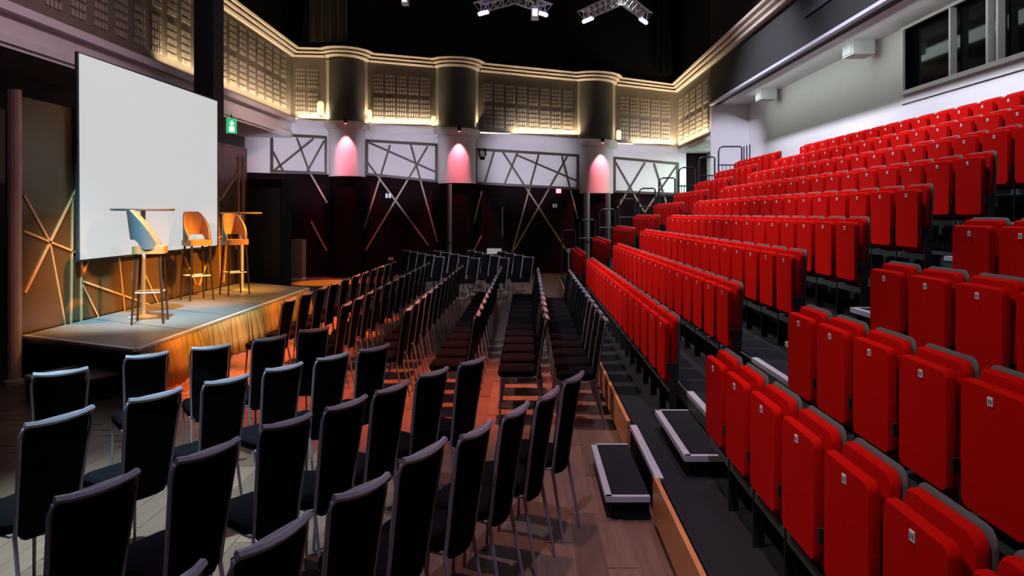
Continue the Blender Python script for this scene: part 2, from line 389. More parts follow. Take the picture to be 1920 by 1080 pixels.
# black hangings above the cornice
a, b = FL + ND*.05, FR + ND*.05
MB().prism([(a.x, a.y, 7.5), (b.x, b.y, 6.75), (b.x, b.y, CEIL), (a.x, a.y, CEIL)], ND*.06).build('black_upper_wall', M['black'], WB)
def drape(name, pA, pB, z0, z1, m, n=24, amp=.05, label=None):
    pA, pB = Vector(pA), Vector(pB); d = (pB-pA); nv = Vector((-d.y, d.x, 0)).normalized(); mb = MB(); vs_ = []; fs = []
    for i in range(n+1):
        p = pA + d*i/n + nv*amp*math.sin(i*2.1)*(1 + .4*math.sin(i*.7))
        vs_ += [(p.x, p.y, z0), (p.x, p.y, z1), (p.x+nv.x*.03, p.y+nv.y*.03, z0), (p.x+nv.x*.03, p.y+nv.y*.03, z1)]
    for i in range(n):
        q = i*4; fs += [(q, q+4, q+5, q+1), (q+2, q+3, q+7, q+6), (q+1, q+5, q+7, q+3), (q, q+2, q+6, q+4)]
    fs += [(0, 1, 3, 2), (n*4, n*4+2, n*4+3, n*4+1)]
    o = mb.add(vs_, fs).build(name, m, None, True)
    if label: tag(o, label, 'drape')
    return o
M['drape'] = mat('dark_brown_drape', (.030, .024, .018), .8)
p0, p1 = FW(580, 60, .5), FW(652, 60, .5); drape('hanging_drape', p0, p1, 7.65, CEIL-.05, M['drape'], 14, .05, 'dark brown drape hanging above the left column')
p0, p1 = FW(1232, 60, .5), FW(1282, 60, .5); drape('hanging_drape', p0, p1, 7.0, CEIL-.05, M['black'], 12, .06, 'black drape hanging in the far right corner')

# ------------------------------------------------------------------ right side: bulkhead, recess wall, alcove
wr = struct(MB().box((RX, -3, 5.32), (RX+.25, 21.3, CEIL)).build('wall_right', M['blackwall']))
MB().box((RX, 21.3, 4.40), (RX+.25, 26.2, 6.5)).build('upper_panel', M['olive'], wr)
MB().box((RX, 21.3, 6.5), (RX+.25, 26.2, CEIL)).build('black_upper_wall', M['black'], wr)
for i in range(5):
    for z in (4.55, 5.42):
        grille(0, z, .60, .74, wr, Vector((RX, 21.75+i*.90, 0)), -PI/2)
MB().box((RX+.25, -3, 5.30), (RW+.2, 21.3, 5.42)).build('recess_soffit', M['white'], wr)
MB().box((RX-.06, 4, 5.27), (RX+.04, 21.2, 5.33)).build('track', M['nosing'], wr)
# recess wall built around the booth window
Y0, Y1, ZW0, ZW1 = 8.0, 12.41, 4.21, 5.26
MB().box((RW, -3, 0), (RW+.2, 26.2, ZW0)).build('recess_wall', M['white'], wr)
MB().box((RW, Y1, ZW0), (RW+.2, 26.2, 5.42)).build('recess_wall', M['white'], wr)
MB().box((RW, -3, ZW0), (RW+.2, Y0, 5.42)).build('recess_wall', M['white'], wr)
MB().box((RW, Y0, ZW1), (RW+.2, Y1, 5.42)).build('recess_wall', M['white'], wr)
MB().box((RX, 21.20, 0), (RW, 21.295, 5.3)).build('return_wall', M['white'], wr)
MB().box((RX, 21.45, 4.28), (RW, 26.2, 4.40)).build('alcove_soffit', M['white'], wr)
win = struct(MB().box((RW+.12, Y0, ZW0), (RW+.14, Y1, ZW1)).build('window_1', M['glass']))
MB().box((RW+.15, Y0-.1, ZW0-.1), (RW+.9, Y1+.1, ZW1+.1)).build('booth_interior', M['black'], win)
fr = MB(); fr.box((RW-.04, Y0, ZW0-.07), (RW+.14, Y1+.07, ZW0)); fr.box((RW-.04, Y1, ZW0), (RW+.14, Y1+.07, ZW1)); fr.box((RW-.04, Y0, ZW1), (RW+.14, Y1+.07, ZW1+.05))
fr.build('window_frame', M['white'], win)
MB().box((RW-.02, Y0, ZW0-.22), (RW+.01, Y1+.10, ZW0-.18)).build('sill_moulding', M['white'], win)
for yy, ww in ((11.07, .05), (10.17, .05), (9.95, .05), (9.3, .04)):
    MB().box((RW-.02, yy-ww/2, ZW0), (RW+.08, yy+ww/2, ZW1)).build('mullion', M['white'], win)
# dark door in the alcove
dr = struct(MB().box((RW-.05, 23.2, 0), (RW, 24.3, 3.9)).build('door_2', M['darkmetal']))
# speaker / light boxes on the soffit of the recess
for yy in (13.4, 18.6):
    o = MB().box((5.95, yy-.22, 5.02), (6.35, yy+.22, 5.30)).build('ceiling_speaker', M['white'])
    MB().box((5.93, yy-.18, 5.05), (5.95, yy+.18, 5.26)).build('speaker_grille', M['nosing'], o)
    tag(o, 'white box speaker under recess ceiling ' + ('near the booth window' if yy < 15 else 'at the far end'), 'speaker')
# bluish opening in the bulkhead
o = MB().box((RX-.03, 11.7, 5.9), (RX, 14.0, 6.75)).build('bulkhead_panel', mat('dim_blue_panel', (.045, .050, .062), .4)); o.parent = wr

# ------------------------------------------------------------------ stage
SP = [(-6.35, 9.06), (-4.42, 8.12), (-4.50, 14.75), (-6.35, 15.95)]; SH = .57
st = empty('stage', (-5.4, 12, 0))
def local(o, root):
    o.location = o.location - root.location; o.parent = root; return o
local(MB().prism([(x, y_, SH-.08) for x, y_ in SP], (0, 0, .08)).build('deck', M['stage']), st)
local(MB().prism([(x*.995-.03, y_, .0) for x, y_ in [(-6.30, 9.15), (-4.52, 8.26), (-4.58, 14.65), (-6.30, 15.8)]], (0, 0, SH-.08)).build('side_drape', M['black']), st)
def edge(p, q):
    p, q = Vector((*p, SH-.029)), Vector((*q, SH-.029)); d = (q-p).normalized(); s_ = Vector((-d.y, d.x, 0))*.03
    return local(MB().prism([p-s_, q-s_, q+s_, p+s_], (0, 0, .03)).build('edge_trim', M['alu']), st)
edge(SP[0], SP[1]); edge(SP[1], SP[2]); edge(SP[2], SP[3])
for k in range(1, 5):   # joints between deck modules
    t = k/5; p = Vector((SP[0][0], SP[0][1]+(SP[3][1]-SP[0][1])*t, SH)); q = Vector((SP[1][0], SP[1][1]+(SP[2][1]-SP[1][1])*t, SH))
    d = (q-p).normalized()*.0; s_ = Vector((0, .008, 0))
    local(MB().prism([p-s_, q-s_, q+s_, p+s_], (0, 0, .001)).build('deck_joint', M['black']), st)
mb = MB(); N = 260; vs_ = []; fs = []
for i in range(N+1):
    t = i/N; x = SP[1][0]+(SP[2][0]-SP[1][0])*t; y_ = SP[1][1]+(SP[2][1]-SP[1][1])*t
    wv = 1.3*abs(math.sin(i*.62+.6*math.sin(i*.21)))**.6 + .35*math.sin(i*.23+1) - .5
    for z, am in ((.01, .12), (.2, .105), (.4, .065), (SH-.03, .015)): vs_.append((x+.035+am*wv, y_, z))
for i in range(N):
    for k in range(3): q = i*4+k; fs.append((q, q+4, q+5, q+1))
sk = local(mb.add(vs_, fs).build('skirt', M['skirt'], None, True), st)
sm = sk.modifiers.new('thick', 'SOLIDIFY'); sm.thickness = .012
tag(st, 'low stage with dark deck and pleated gold skirt', 'stage')
# step unit at the near end of the stage
su = empty('stage_step', (-5.15, 8.14, 0))
MB().box((-.38, -.28, 0), (.38, .28, .26)).build('body', M['black'], su)
MB().box((-.39, -.29, .26), (.39, .29, .28)).build('tread', M['stage'], su)
MB().box((-.40, -.30, .25), (.40, -.27, .29)).build('nosing', M['alu'], su)
MB().box((-.40, -.30, .25), (-.37, .29, .29)).build('nosing', M['alu'], su)
su.rotation_euler = (0, 0, -.45)
tag(su, 'black step with metal nosing at the near end of the stage', 'step')
# backdrop with gold strips
BX = -6.42
bd = MB().box((BX-.10, 8.98, SH), (BX, 16.45, 3.58)).build('backdrop', M['backdrop'])
MB().box((BX-.10, 8.98, 0), (BX, 16.45, SH)).build('backdrop_base', M['black'], bd)
tag(bd, 'glossy dark brown stage backdrop with crossing gold strips', 'backdrop')
ZS = lambda x, y: (x*.3519, 340+y*.3519)
def gold(p, q, wid=.035):
    a, b = atX(*p, BX), atX(*q, BX); d = (b-a).normalized(); s_ = d.cross(Vector((1, 0, 0))).normalized()*wid/2
    MB().prism([a-s_, b-s_, b+s_, a+s_], (.02, 0, 0)).build('gold_strip', M['goldline'], bd)
for p, q in [((125, 75), (260, 320)), ((260, 320), (345, 775)), ((420, 10), (130, 595)), ((125, 265), (260, 322)), ((260, 322), (424, 388)), ((385, 75), (375, 775)), ((385, 75), (420, 135)),
             ((430, 530), (815, 665)), ((430, 540), (525, 735)), ((465, 430), (430, 510)), ((430, 420), (430, 760)), ((630, 400), (660, 700)), ((765, 490), (840, 655)), ((965, 365), (1040, 550)),
             ((1115, 390), (1060, 555)), ((1160, 75), (1172, 570)), ((1172, 100), (1275, -60)), ((1270, -130), (1270, 560)), ((1296, -130), (1296, 550)), ((1190, 540), (1205, 320)), ((1225, 290), (1260, 360)), ((1100, 330), (1185, 290))]:
    gold(ZS(*p), ZS(*q), .032 if p[0] > 1200 else .026)
# projection screen
SX = -6.33
a, b = atX(148, 100, SX), atX(406, 190, SX)
sc_ = MB().prism([atX(148, 100, SX), atX(406, 190, SX), atX(406, 460, SX), atX(150, 487, SX)], (.015, 0, 0)).build('projection_screen', M['screen'])
MB().prism([atX(144, 96, SX), atX(409, 187, SX), atX(409, 463, SX), atX(146, 491, SX)], (-.03, 0, 0)).build('border', M['screenframe'], sc_)
tag(sc_, 'large bright white projection screen hung over the stage', 'screen')
# pole, black wing, pier, black box beyond the stage
o = MB().lathe([(.075, 0), (.075, 3.62)], 14).build('pole', M['pole']); o.location = (-6.32, 8.86, 0)
MB().lathe([(.11, 0), (.11, .05), (.075, .06)], 14).build('base_ring', M['pole'], o)
tag(o, 'slim pinkish pole rising at the near end of the backdrop', 'pole')
drape('wing_drape', (-8.6, 8.90, 0), (-6.60, 8.90, 0), 0, 3.62, M['black'], 26, .04, 'black side drape at the left edge behind the pole')
o = MB().box((-.205, -.25, 0), (.205, .25, CEIL)).build('black_pier', mat('pier_black', (.020, .018, .028), .7)); o.location = (-6.76, 15.26, 0)
MB().box((-.215, -.26, 0), (.215, .26, .12)).build('plinth', M['black'], o)
tag(o, 'tall black square pier beside the right edge of the screen', 'pier')
# furniture on the stage ----------------------------------------------------
def bar_table(loc, h, r, label):
    t = empty('bar_table', loc)
    MB().lathe([(0, h-.035), (r-.01, h-.035), (r, h-.02), (r, h-.004), (r-.008, h), (0, h)], 28).build('table_top', M['tabletop'], t, True)
    MB().lathe([(.036, .03), (.036, h-.035)], 14).build('pole', M['steel'], t, True)
    MB().lathe([(r*.46, 0), (r*.46, .012), (r*.2, .03), (.05, .045), (0, .045)], 28).build('base', M['steel'], t, True)
    tag(t, label, 'table', 'bar tables on the stage')
bar_table((-5.68, 10.62, SH+.002), 1.60, .425, 'tall round bar table nearest the camera on the stage')
bar_table((-5.68, 14.28, SH+.002), 1.55, .385, 'tall round bar table at the far end of the stage')
def stool(loc, rz, s_, label):
    t = empty('bar_stool', loc, rz); t.scale = (s_, s_, s_)
    h = .97
    pts = rrect(.42, .40, .09, 4)
    MB().prism([(u, v-.2, h-.03) for u, v in pts], (0, 0, .10)).build('seat', M['stool'], t, True)
    mb1, mb2 = MB(), MB(); A = 20
    def shell(mb, r0, thick, dz):      # wrap-around back: tall behind, wings sloping down to the seat sides
        vs_, fs = [], []
        for i in range(A+1):
            u = -1 + 2*i/A; a = 3*PI/2 + u*math.radians(118); w_ = abs(u)
            top = 1.53 - (1.53-h-.11)*max(0, (w_-.30)/.70)**1.25
            bot = (h+.165 if w_ < .46 else h+.165-(.13)*min(1, (w_-.46)/.16)) + dz
            top = max(top, bot+.03)
            for rr in (r0, r0+thick):
                for k in range(3):
                    z = bot+(top-bot)*k/2
                    lean = (z-h)*.12
                    vs_.append((rr*math.cos(a)*(1-.10*(z-h)), rr*.98*math.sin(a)-lean*max(0, -math.sin(a)), z))
        for i in range(A):
            q = i*6
            for k in range(2):
                fs += [(q+k, q+6+k, q+7+k, q+1+k), (q+3+k, q+4+k, q+10+k, q+9+k)]
            fs += [(q+2, q+8, q+11, q+5), (q, q+3, q+9, q+6)]
        fs += [(0, 1, 4, 3), (1, 2, 5, 4), (A*6, A*6+3, A*6+4, A*6+1), (A*6+1, A*6+4, A*6+5, A*6+2)]
        mb.add(vs_, fs)
    shell(mb1, .190, .020, 0); mb1.build('backrest', M['stool'], t, True)
    shell(mb2, .212, .014, -.005); mb2.build('back_shell', M['stoolback'], t, True)
    for s1 in (-1, 1):
        for s2 in (-1, 1):
            MB().tube([(s1*.15, s2*.14, h-.03), (s1*.20, s2*.19, 0)], .020, 6, False, .014).build('leg', M['darkwood'], t)
    MB().tube([(s*.172*u, s*0+.162*v, .42) for u, v, s in ((1, 1, 1), (-1, 1, 1), (-1, -1, 1), (1, -1, 1))], .011, 6, True).build('foot_ring', M['steel'], t)
    tag(t, label, 'bar stool', 'bar stools on the stage')
stool((-5.30, 10.10, SH+.002), -1.25, 1.03, 'tan bar stool seen from the side in front of nearest bar table')
stool((-5.86, 12.75, SH+.002), -2.3, 1.02, 'tan bar stool standing alone at the middle of the stage')
stool((-5.52, 13.55, SH+.002), -2.35, 1.0, 'tan bar stool in front of the far bar table')
# black loudspeaker-like box, cabinet
o = empty('stage_cabinet', (-6.15, 17.2, 0)); MB().box((-.42, -.35, .0), (.38, .35, 2.9)).build('body', M['black'], o); MB().box((-.40, -.37, .2), (.36, -.35, 2.7)).build('front_panel', M['darkmetal'], o)
tag(o, 'tall black cabinet just beyond the far end of the stage', 'cabinet')
p = FW(551, 478, .6); o = empty('grey_cabinet', (p.x, p.y, 0)); z0, z1 = 0, FW(551, 449, .6).z
MB().box((-.33, -.2, .05), (.33, .2, z1)).build('body', M['cabinet'], o); MB().box((-.30, -.22, .12), (.30, -.2, z1-.06)).build('door', M['cabinet'], o); MB().box((-.33, -.2, 0), (.33, .2, .05)).build('plinth', M['alu'], o)
tag(o, 'small grey-green cabinet against the far wall left of the chairs', 'cabinet')

# ------------------------------------------------------------------ seating tiers
DP, RI, Z1 = .533, .28, .34
XF = lambda k: .85 if k == 1 else 1.32+(k-2)*DP       # front edge of tier k (1..9)
ZD = lambda k: Z1+RI*(k-1)
YN, YE = .2, 19.35
A1, A2 = (4.72, 6.02), (14.42, 15.70)                 # the two aisles
for k in range(1, 10):
    x0, x1, z = XF(k), (XF(k+1) if k < 9 else RW-.02), ZD(k)
    t = empty('seating_tier', (x0, YN, 0))
    L = YE-YN
    MB().box((.03, 0, z-.06), (x1-x0, L, z)).build('deck', M['carpet'], t)
    MB().box((.03, .02, 0), (x1-x0, L-.02, z-.06)).build('body', M['black'], t)
    if k == 1:
        for y0, y1 in ((0, A1[0]+.10-YN), (A1[1]+.06-YN, L)):
            MB().box((-.015, y0, .07), (.015, y1, z+.005)).build('wood_fascia', M['woodfascia'], t)
    else:
        MB().box((0, 0, z-.13), (.03, L, z-.012)).build('beam', M['greenbeam'], t)
    for a_, b_ in (A1, A2):
        MB().box((-.004, a_+.05-YN, z-.03), (.05, b_-.05-YN, z+.006)).build('nosing', M['nosing'], t)
    tag(t, 'black carpeted seating tier, ' + ORD[k-1] + ' one up from the floor', 'seating tier', 'stepped seating tiers')
    # half-height step in each aisle in front of this tier
    for (a_, b_), nm in ((A1, 'near'), (A2, 'far')):
        zl = 0 if k == 1 else ZD(k-1); zs = (zl+z)/2; dx = .30 if k == 1 else .27
        ya, yb = (4.90, 6.02) if nm == 'near' else (a_+.1, b_-.1)
        if k > 1 and nm == 'near': ya, yb = 4.78, 5.90
        s_ = empty('aisle_step', (x0-(.018 if k == 1 else .006), ya, zl+(.007 if k > 1 else 0))); hh = zs-zl; W = yb-ya
        MB().box((-dx+.04, .03, 0), (0, W-.03, hh-.03)).build('body', M['black'], s_)
        MB().box((-dx, 0, hh-.03), (0, W, hh)).build('tread', M['carpet'], s_)
        MB().box((-dx-.005, 0, hh-.035), (-dx+.04, W, hh+.004)).build('nosing', M['nosing'], s_)
        MB().box((-dx, -.005, hh-.035), (0, .03, hh+.004)).build('nosing', M['nosing'], s_)
        MB().box((-dx, W-.02, hh-.035), (0, W+.005, hh+.004)).build('nosing', M['nosing'], s_)
        tag(s_, f'black step with grey nosing in {nm} aisle, leading up to {ORD[k-1]} tier', 'step', 'aisle steps')
    # end railing
    r_ = empty('end_railing', (x0+.055, YE-.06, z+.008)); hr, wr_ = 1.30, ((.36 if k == 1 else .43) if k < 9 else .62)
    MB().tube([(0, 0, 0), (0, 0, hr-.12), (.03, 0, hr-.04), (.10, 0, hr), (wr_-.04, 0, hr), (wr_, 0, hr-.03), (wr_, 0, 0)], .022, 6).build('frame', M['rail'], r_)
    MB().tube([(0, 0, hr*.62), (wr_, 0, hr*.62)], .018, 6).build('mid_rail', M['rail'], r_)
    for q in range(1, 6): MB().tube([(wr_*q/6, 0, 0), (wr_*q/6, 0, hr*.62)], .009, 5).build('bar', M['rail'], r_)
    if k == 9:
        for q in range(3): MB().tube([(wr_+.03, -.25*q-.1, 0), (wr_+.03, -.25*q-.1, hr)], .016, 5).build('bar', M['rail'], r_)
    tag(r_, 'dark tubular end railing on far end of ' + ORD[k-1] + ' tier', 'railing', 'tier end railings')
# seats: folded-up red seats facing -X, mounted at the front of the tier behind
SWD = .466
def seat_proto():
    r = empty('auditorium_seat', (0, 0, 0))
    # v runs along Y, z up; profile extruded along X
    def pan(w_, z0, z1, xa, xb, rad, lean0, lean1, m, name, parent, smooth=True):
        pts = rrect(w_, z1-z0, rad, 4); vs_, fs = [], []; n = len(pts)
        inset = [(xa+.012, .94), (xa, .975), (xb-.008, 1.0), (xb, .985)] if False else [(xa, .965), (xa+.010, 1.0), (xb-.006, 1.0), (xb, .97)]
        for (xx, sc2) in inset:
            for u, v in pts:
                zz_ = (v-(z1-z0)/2)*sc2+(z1-z0)/2+z0; t = (zz_-z0)/(z1-z0)
                vs_.append((xx+lean0+(lean1-lean0)*t, u*sc2, zz_))
        for i in range(3):
            for k in range(n): k2 = (k+1) % n; fs.append((i*n+k, i*n+k2, (i+1)*n+k2, (i+1)*n+k))
        fs += [tuple(range(n)), tuple(range(3*n, 4*n))[::-1]]
        return MB().add(vs_, fs).build(name, m, parent, smooth)
    p = pan(.376, .335, .838, -.122, -.080, .035, .0, .0, M['red'], 'seat_pan', r)
    pl = MB().box((-.1260, -.015, .770), (-.1205, .015, .802)).build('number_plate', M['plate'], p)
    for q in (-.006, .006): MB().box((-.1270, q-.003, .777), (-.1260, q+.003, .794)).build('numeral', M['ink'], p)
    pan(.392, .30, .874, -.070, -.03, .05, -.005, .022, M['red'], 'backrest', r)
    pan(.410, .28, .888, -.030, -.010, .055, -.005, .022, M['shell'], 'back_shell', r)
    MB().box((-.09, -.231, .0), (-.03, -.218, .46)).build('stanchion', M['darkmetal'], r)
    MB().box((-.12, -.232, .44), (-.02, -.217, .50)).build('arm_bracket', M['darkmetal'], r)
    MB().box((-.085, -.218, .24), (-.03, .228, .29)).build('seat_beam', M['greenbeam'], r)
    return r
proto = seat_proto(); used = False
def place_seat(k, y_, label):
    global used
    o = proto if not used else copy_tree(proto); used = True
    x = 1.30+(k-1)*DP-.025; o.location = (x, y_, ZD(k)+.007)
    tag(o, label, 'seat', 'red folding seats in the seating tiers')
for k in range(1, 10):
    xk = 1.275+(k-1)*DP
    ymin = xk*F/(1920-CX) - .5
    i = 0; y_ = A1[0]-SWD/2
    nv = []
    while y_ > max(.6, ymin): nv.append(y_); y_ -= SWD
    for i, y_ in enumerate(nv): place_seat(k, y_, f'red folding seat, {ORD[k-1]} row up, nearest block, {ORD[i]} from the aisle')
    nv = [A1[1]+SWD*(i+.5) for i in range(18)]
    for i, y_ in enumerate(nv):
        if y_ > ymin: place_seat(k, y_, f'red folding seat, {ORD[k-1]} row up, long middle block, {ORD[i]} from its near aisle')
    for i in range(7): place_seat(k, A2[1]+SWD*(i+.5), f'red folding seat, {ORD[k-1]} row up, short far block, {ORD[i]} from its aisle')

# ------------------------------------------------------------------ banquet chairs
def chair_proto():
    r = empty('banquet_chair', (0, 0, 0)); hw, HT = .175, 1.03
    yb = lambda z: -.165 - (.085*(z-.5)/.53 if z > .5 else 0)
    fr_ = [(-hw*.86, yb(.46), .46), (-hw*.93, yb(.75), .75), (-hw, yb(.97), .97), (-hw*.95, yb(1.01)-.004, 1.012), (-hw*.8, yb(HT)-.012, HT)]
    MB().tube(fr_ + [(-x, y_, z) for x, y_, z in fr_[::-1]], .0105, 6).build('back_frame', M['chrome'], r, True)
    N = 6; tr = [(-hw*.96+2*hw*.96*i/N, yb(HT)-.012-.020*(1-(2*i/N-1)**2), HT+.004-.012*(1-(2*i/N-1)**2)) for i in range(N+1)]
    MB().tube(tr, .0165, 6).build('top_rail', M['chrome'], r, True)
    vs_, fs = [], []
    rows = [(.42, .62), (.45, .74), (.55, .80), (.75, .85), (1.015, .885)]
    for z, k in rows:
        for i in range(5):
            u = -1+i/2
            vs_.append((u*hw*k, yb(z)-.010-.018*(1-u*u), z))
        for i in range(5):
            u = 1-i/2
            vs_.append((u*hw*k, yb(z)+.022-.012*(1-u*u), z))
    for q in range(len(rows)-1):
        for i in range(10): i2 = (i+1) % 10; fs.append((q*10+i, q*10+i2, q*10+10+i2, q*10+10+i))
    fs += [tuple(range(10))[::-1], tuple((len(rows)-1)*10+i for i in range(10))]
    MB().add(vs_, fs).build('backrest', M['fabric'], r, True)
    pts = rrect(.365, .38, .06, 3); vs_, fs = [], []; n = len(pts)
    for z, sc2 in ((.465, .95), (.48, 1), (.515, 1), (.535, .9)):
        for u, v in pts: vs_.append((u*sc2, (v-.19)*sc2+.035, z))
    for q in range(3):
        for i in range(n): i2 = (i+1) % n; fs.append((q*n+i, q*n+i2, (q+1)*n+i2, (q+1)*n+i))
    fs += [tuple(range(n))[::-1], tuple(3*n+i for i in range(n))]
    MB().add(vs_, fs).build('seat', M['fabric'], r, True)
    MB().tube([(-.165, -.15, .46), (-.165, .20, .46), (.165, .20, .46), (.165, -.15, .46)], .010, 5, True).build('seat_frame', M['chrome'], r)
    for s_ in (-1, 1):
        MB().tube([(s_*.16, .19, .46), (s_*.175, .215, 0)], .0115, 6, False, .009).build('leg', M['chrome'], r)
        MB().tube([(s_*.15, -.16, .46), (s_*.165, -.245, 0)], .0115, 6, False, .009).build('leg', M['chrome'], r)
    return r
cp = chair_proto(); cused = False
OFF = -.26
def place_chair(mx, my, th, label, sx=1.0, group='rows of banquet chairs'):
    """(mx,my) is where the top rail stands, th the direction of the rail (facing is th+90 deg)"""
    global cused
    o = cp if not cused else copy_tree(cp); cused = True
    o.location = (mx + math.sin(th)*OFF, my - math.cos(th)*OFF, .004); o.rotation_euler = (0, 0, th); o.scale = (sx, 1, 1)
    tag(o, label, 'chair', group)
DZ = H-1.03
def top_at(px, py): Y = F*DZ/(py-CY); return Vector(((px-CX)*Y/F, Y, 0))
FG = [[((58, 705), (168, 692)), ((232, 672), (318, 662)), ((358, 655), (432, 648)), ((474, 640), (538, 630)), ((562, 622), (614, 616))],
      [((40, 803), (178, 765)), ((237, 755), (343, 730)), ((380, 722), (467, 705)), ((495, 697), (568, 683)), ((592, 677), (655, 663)), ((672, 660), (730, 648))],
      [((95, 945), (263, 885)), ((325, 870), (450, 825)), ((490, 805), (583, 780)), ((608, 772), (688, 745)), ((702, 740), (766, 717)), ((783, 708), (840, 692)), ((863, 685), (908, 672))],
      [((437, 1050), (583, 965)), ((622, 940), (730, 893)), ((752, 870), (836, 825)), ((862, 825), (922, 793)), ((945, 785), (990, 757)), ((1010, 753), (1046, 728)), ((1060, 718), (1092, 700))]]
for ri, row in enumerate(FG):
    for ci, (p, q) in enumerate(row):
        a, b = top_at(*p), top_at(*q); d = b-a; m = (a+b)/2
        place_chair(m.x, m.y, math.atan2(d.y, d.x), f'black banquet chair in foreground block, {ORD[ri]} row from the stage, {ORD[ci]} from left', max(.85, min(1.12, d.length/.36)), 'foreground banquet chairs')
a, b = top_at(215, 1172), top_at(377, 1062); d = b-a; m = (a+b)/2
place_chair(m.x, m.y, math.atan2(d.y, d.x), 'black banquet chair whose back corner only just shows at the bottom edge', 1, 'foreground banquet chairs')
RN = ['row along the stage skirt', 'second row from the stage', 'third row from the stage', 'fourth row from the stage', 'row left of the right-hand gangway', 'row along the tier front']
ROWS = [(-2.93, 8.86, 15.75, 11, 1.18), (-2.13, 8.45, 15.3, 12, 1.12), (-1.34, 8.05, 14.5, 12, 1.08), (-.54, 7.62, 14.1, 13, 1.02), (.185, 7.35, 13.8, 13, 1.0), (.79, 7.20, 13.2, 13, 1.0)]
for ri, (x, y0, y1, n, sx) in enumerate(ROWS):
    for i in range(n):
        y_ = y0+(y1-y0)*i/(n-1)
        place_chair(x-(.02 if ri == 5 else 0), y_, PI/2 + random.uniform(-.03, .03), f'black banquet chair in {RN[ri]}, {ORD[i]} from near end', sx, 'long rows of banquet chairs')
FAR = [((-3.45, 20.5), (-2.15, 17.6), 5), ((-2.55, 20.3), (-1.25, 17.1), 5), ((-1.60, 20.5), (-.55, 17.15), 5), ((-.72, 19.9), (.02, 17.5), 4)]
for ri, (p, q, n) in enumerate(FAR):
    for i in range(n):
        t = i/(n-1); th = math.atan2(20.4-17.6, -1.2)
        place_chair(p[0]+(q[0]-p[0])*t, p[1]+(q[1]-p[1])*t, th + random.uniform(-.05, .05) + .35, f'black banquet chair in far block, {ORD[ri]} row from the stage, {ORD[i]} from far wall', 1.0, 'far block of banquet chairs')

# ------------------------------------------------------------------ trusses and fittings
def truss_arm(p, q, root, wdt=.26, seg=.24):
    p, q = Vector(p), Vector(q); d = (q-p); L = d.length; d.normalize(); s_ = d.cross(Vector((0, 0, 1))).normalized()
    corners = [s_*wdt/2, -s_*wdt/2, Vector((0, 0, -wdt*.9))]
    for c in corners: MB().tube([p+c, q+c], .022, 6).build('chord', M['truss'], root)
    n = int(L/seg); mb = MB()
    for i in range(n):
        a, b = p+d*(i*L/n), p+d*((i+1)*L/n); m = (a+b)/2
        for c1, c2 in ((0, 2), (1, 2), (0, 1)):
            mb.tube([a+corners[c1], m+corners[c2]], .010, 4); mb.tube([m+corners[c2], b+corners[c1]], .010, 4)
    mb.build('lattice', M['truss'], root)
def truss(cx, cy, z, arms, label, lampmat):
    t = empty('lighting_truss', (cx, cy, z))
    for q in arms: truss_arm((0, 0, 0), q, t)
    for q in arms:
        q = Vector(q); MB().tube([q*.72+Vector((0, 0, -.26)), q*.95+Vector((0, 0, -.26))], .055, 8).build('led_bar', lampmat, t)
    MB().tube([(0, 0, 0), (0, 0, CEIL-z)], .012, 5).build('hanger', M['black'], t)
    tag(t, label, 'truss', 'lighting trusses')
c = at(966, -12, 17); truss(c.x, c.y, c.z, [(-.95, .85, 0), (.80, .95, 0)], 'violet lit lighting truss hanging above the middle of the hall', M['bluelamp'])
c = at(1165, -10, 17); truss(c.x, c.y, c.z, [(-.82, 1.5, 0), (.88, 1.6, 0)], 'warm lit lighting truss hanging on the right of the hall', M['whitelamp'])
for (px, py, w_, h_, lab) in ((760, 0, 12, 18, 'small pale projector box hanging high on the left'), (1003, 24, 14, 24, 'small pale lamp box hanging under violet truss')):
    c = at(px, py, 17); k = 17/F
    o = MB().box((-w_*k/2, -.12, -h_*k/2), (w_*k/2, .12, h_*k/2)).build('hanging_lamp', M['truss']); o.location = c
    MB().box((-w_*k*.35, -.14, -h_*k*.35), (w_*k*.35, -.12, h_*k*.2)).build('lens', M['whitelamp'], o)
    MB().tube([(0, 0, h_*k/2), (0, 0, CEIL-c.z)], .012, 5).build('hanger', M['black'], o)
    tag(o, lab, 'lamp')
# lanterns on the ledge
for i, (px, py, w_, h_) in enumerate(((601, 203, 12, 26), (693, 217, 8, 22), (813, 226, 8, 17), (1160, 253, 9, 18))):
    p = FW(px, py, .16); k = p.y/F; hh = h_*k
    o = MB().lathe([(w_*k*.42, -hh/2), (w_*k*.5, -hh*.35), (w_*k*.5, hh*.35), (w_*k*.3, hh/2), (0, hh/2)], 12).build('wall_lantern', M['lamp'])
    o.location = p
    MB().box((-.05, .0, -hh/2-.05), (.05, .12, -hh/2)).build('bracket', M['darkmetal'], o)
    tag(o, 'glowing cream lantern, ' + ORD[i] + ' from left along the far wall ledge', 'lantern', 'ledge lanterns')
    pl = bpy.data.lights.new('lantern_light', 'POINT'); pl.energy = 1.2; pl.color = (1, .75, .4); pl.shadow_soft_size = .06
    lo = bpy.data.objects.new('lantern_light', pl); COL.objects.link(lo); lo.location = p + ND*.22
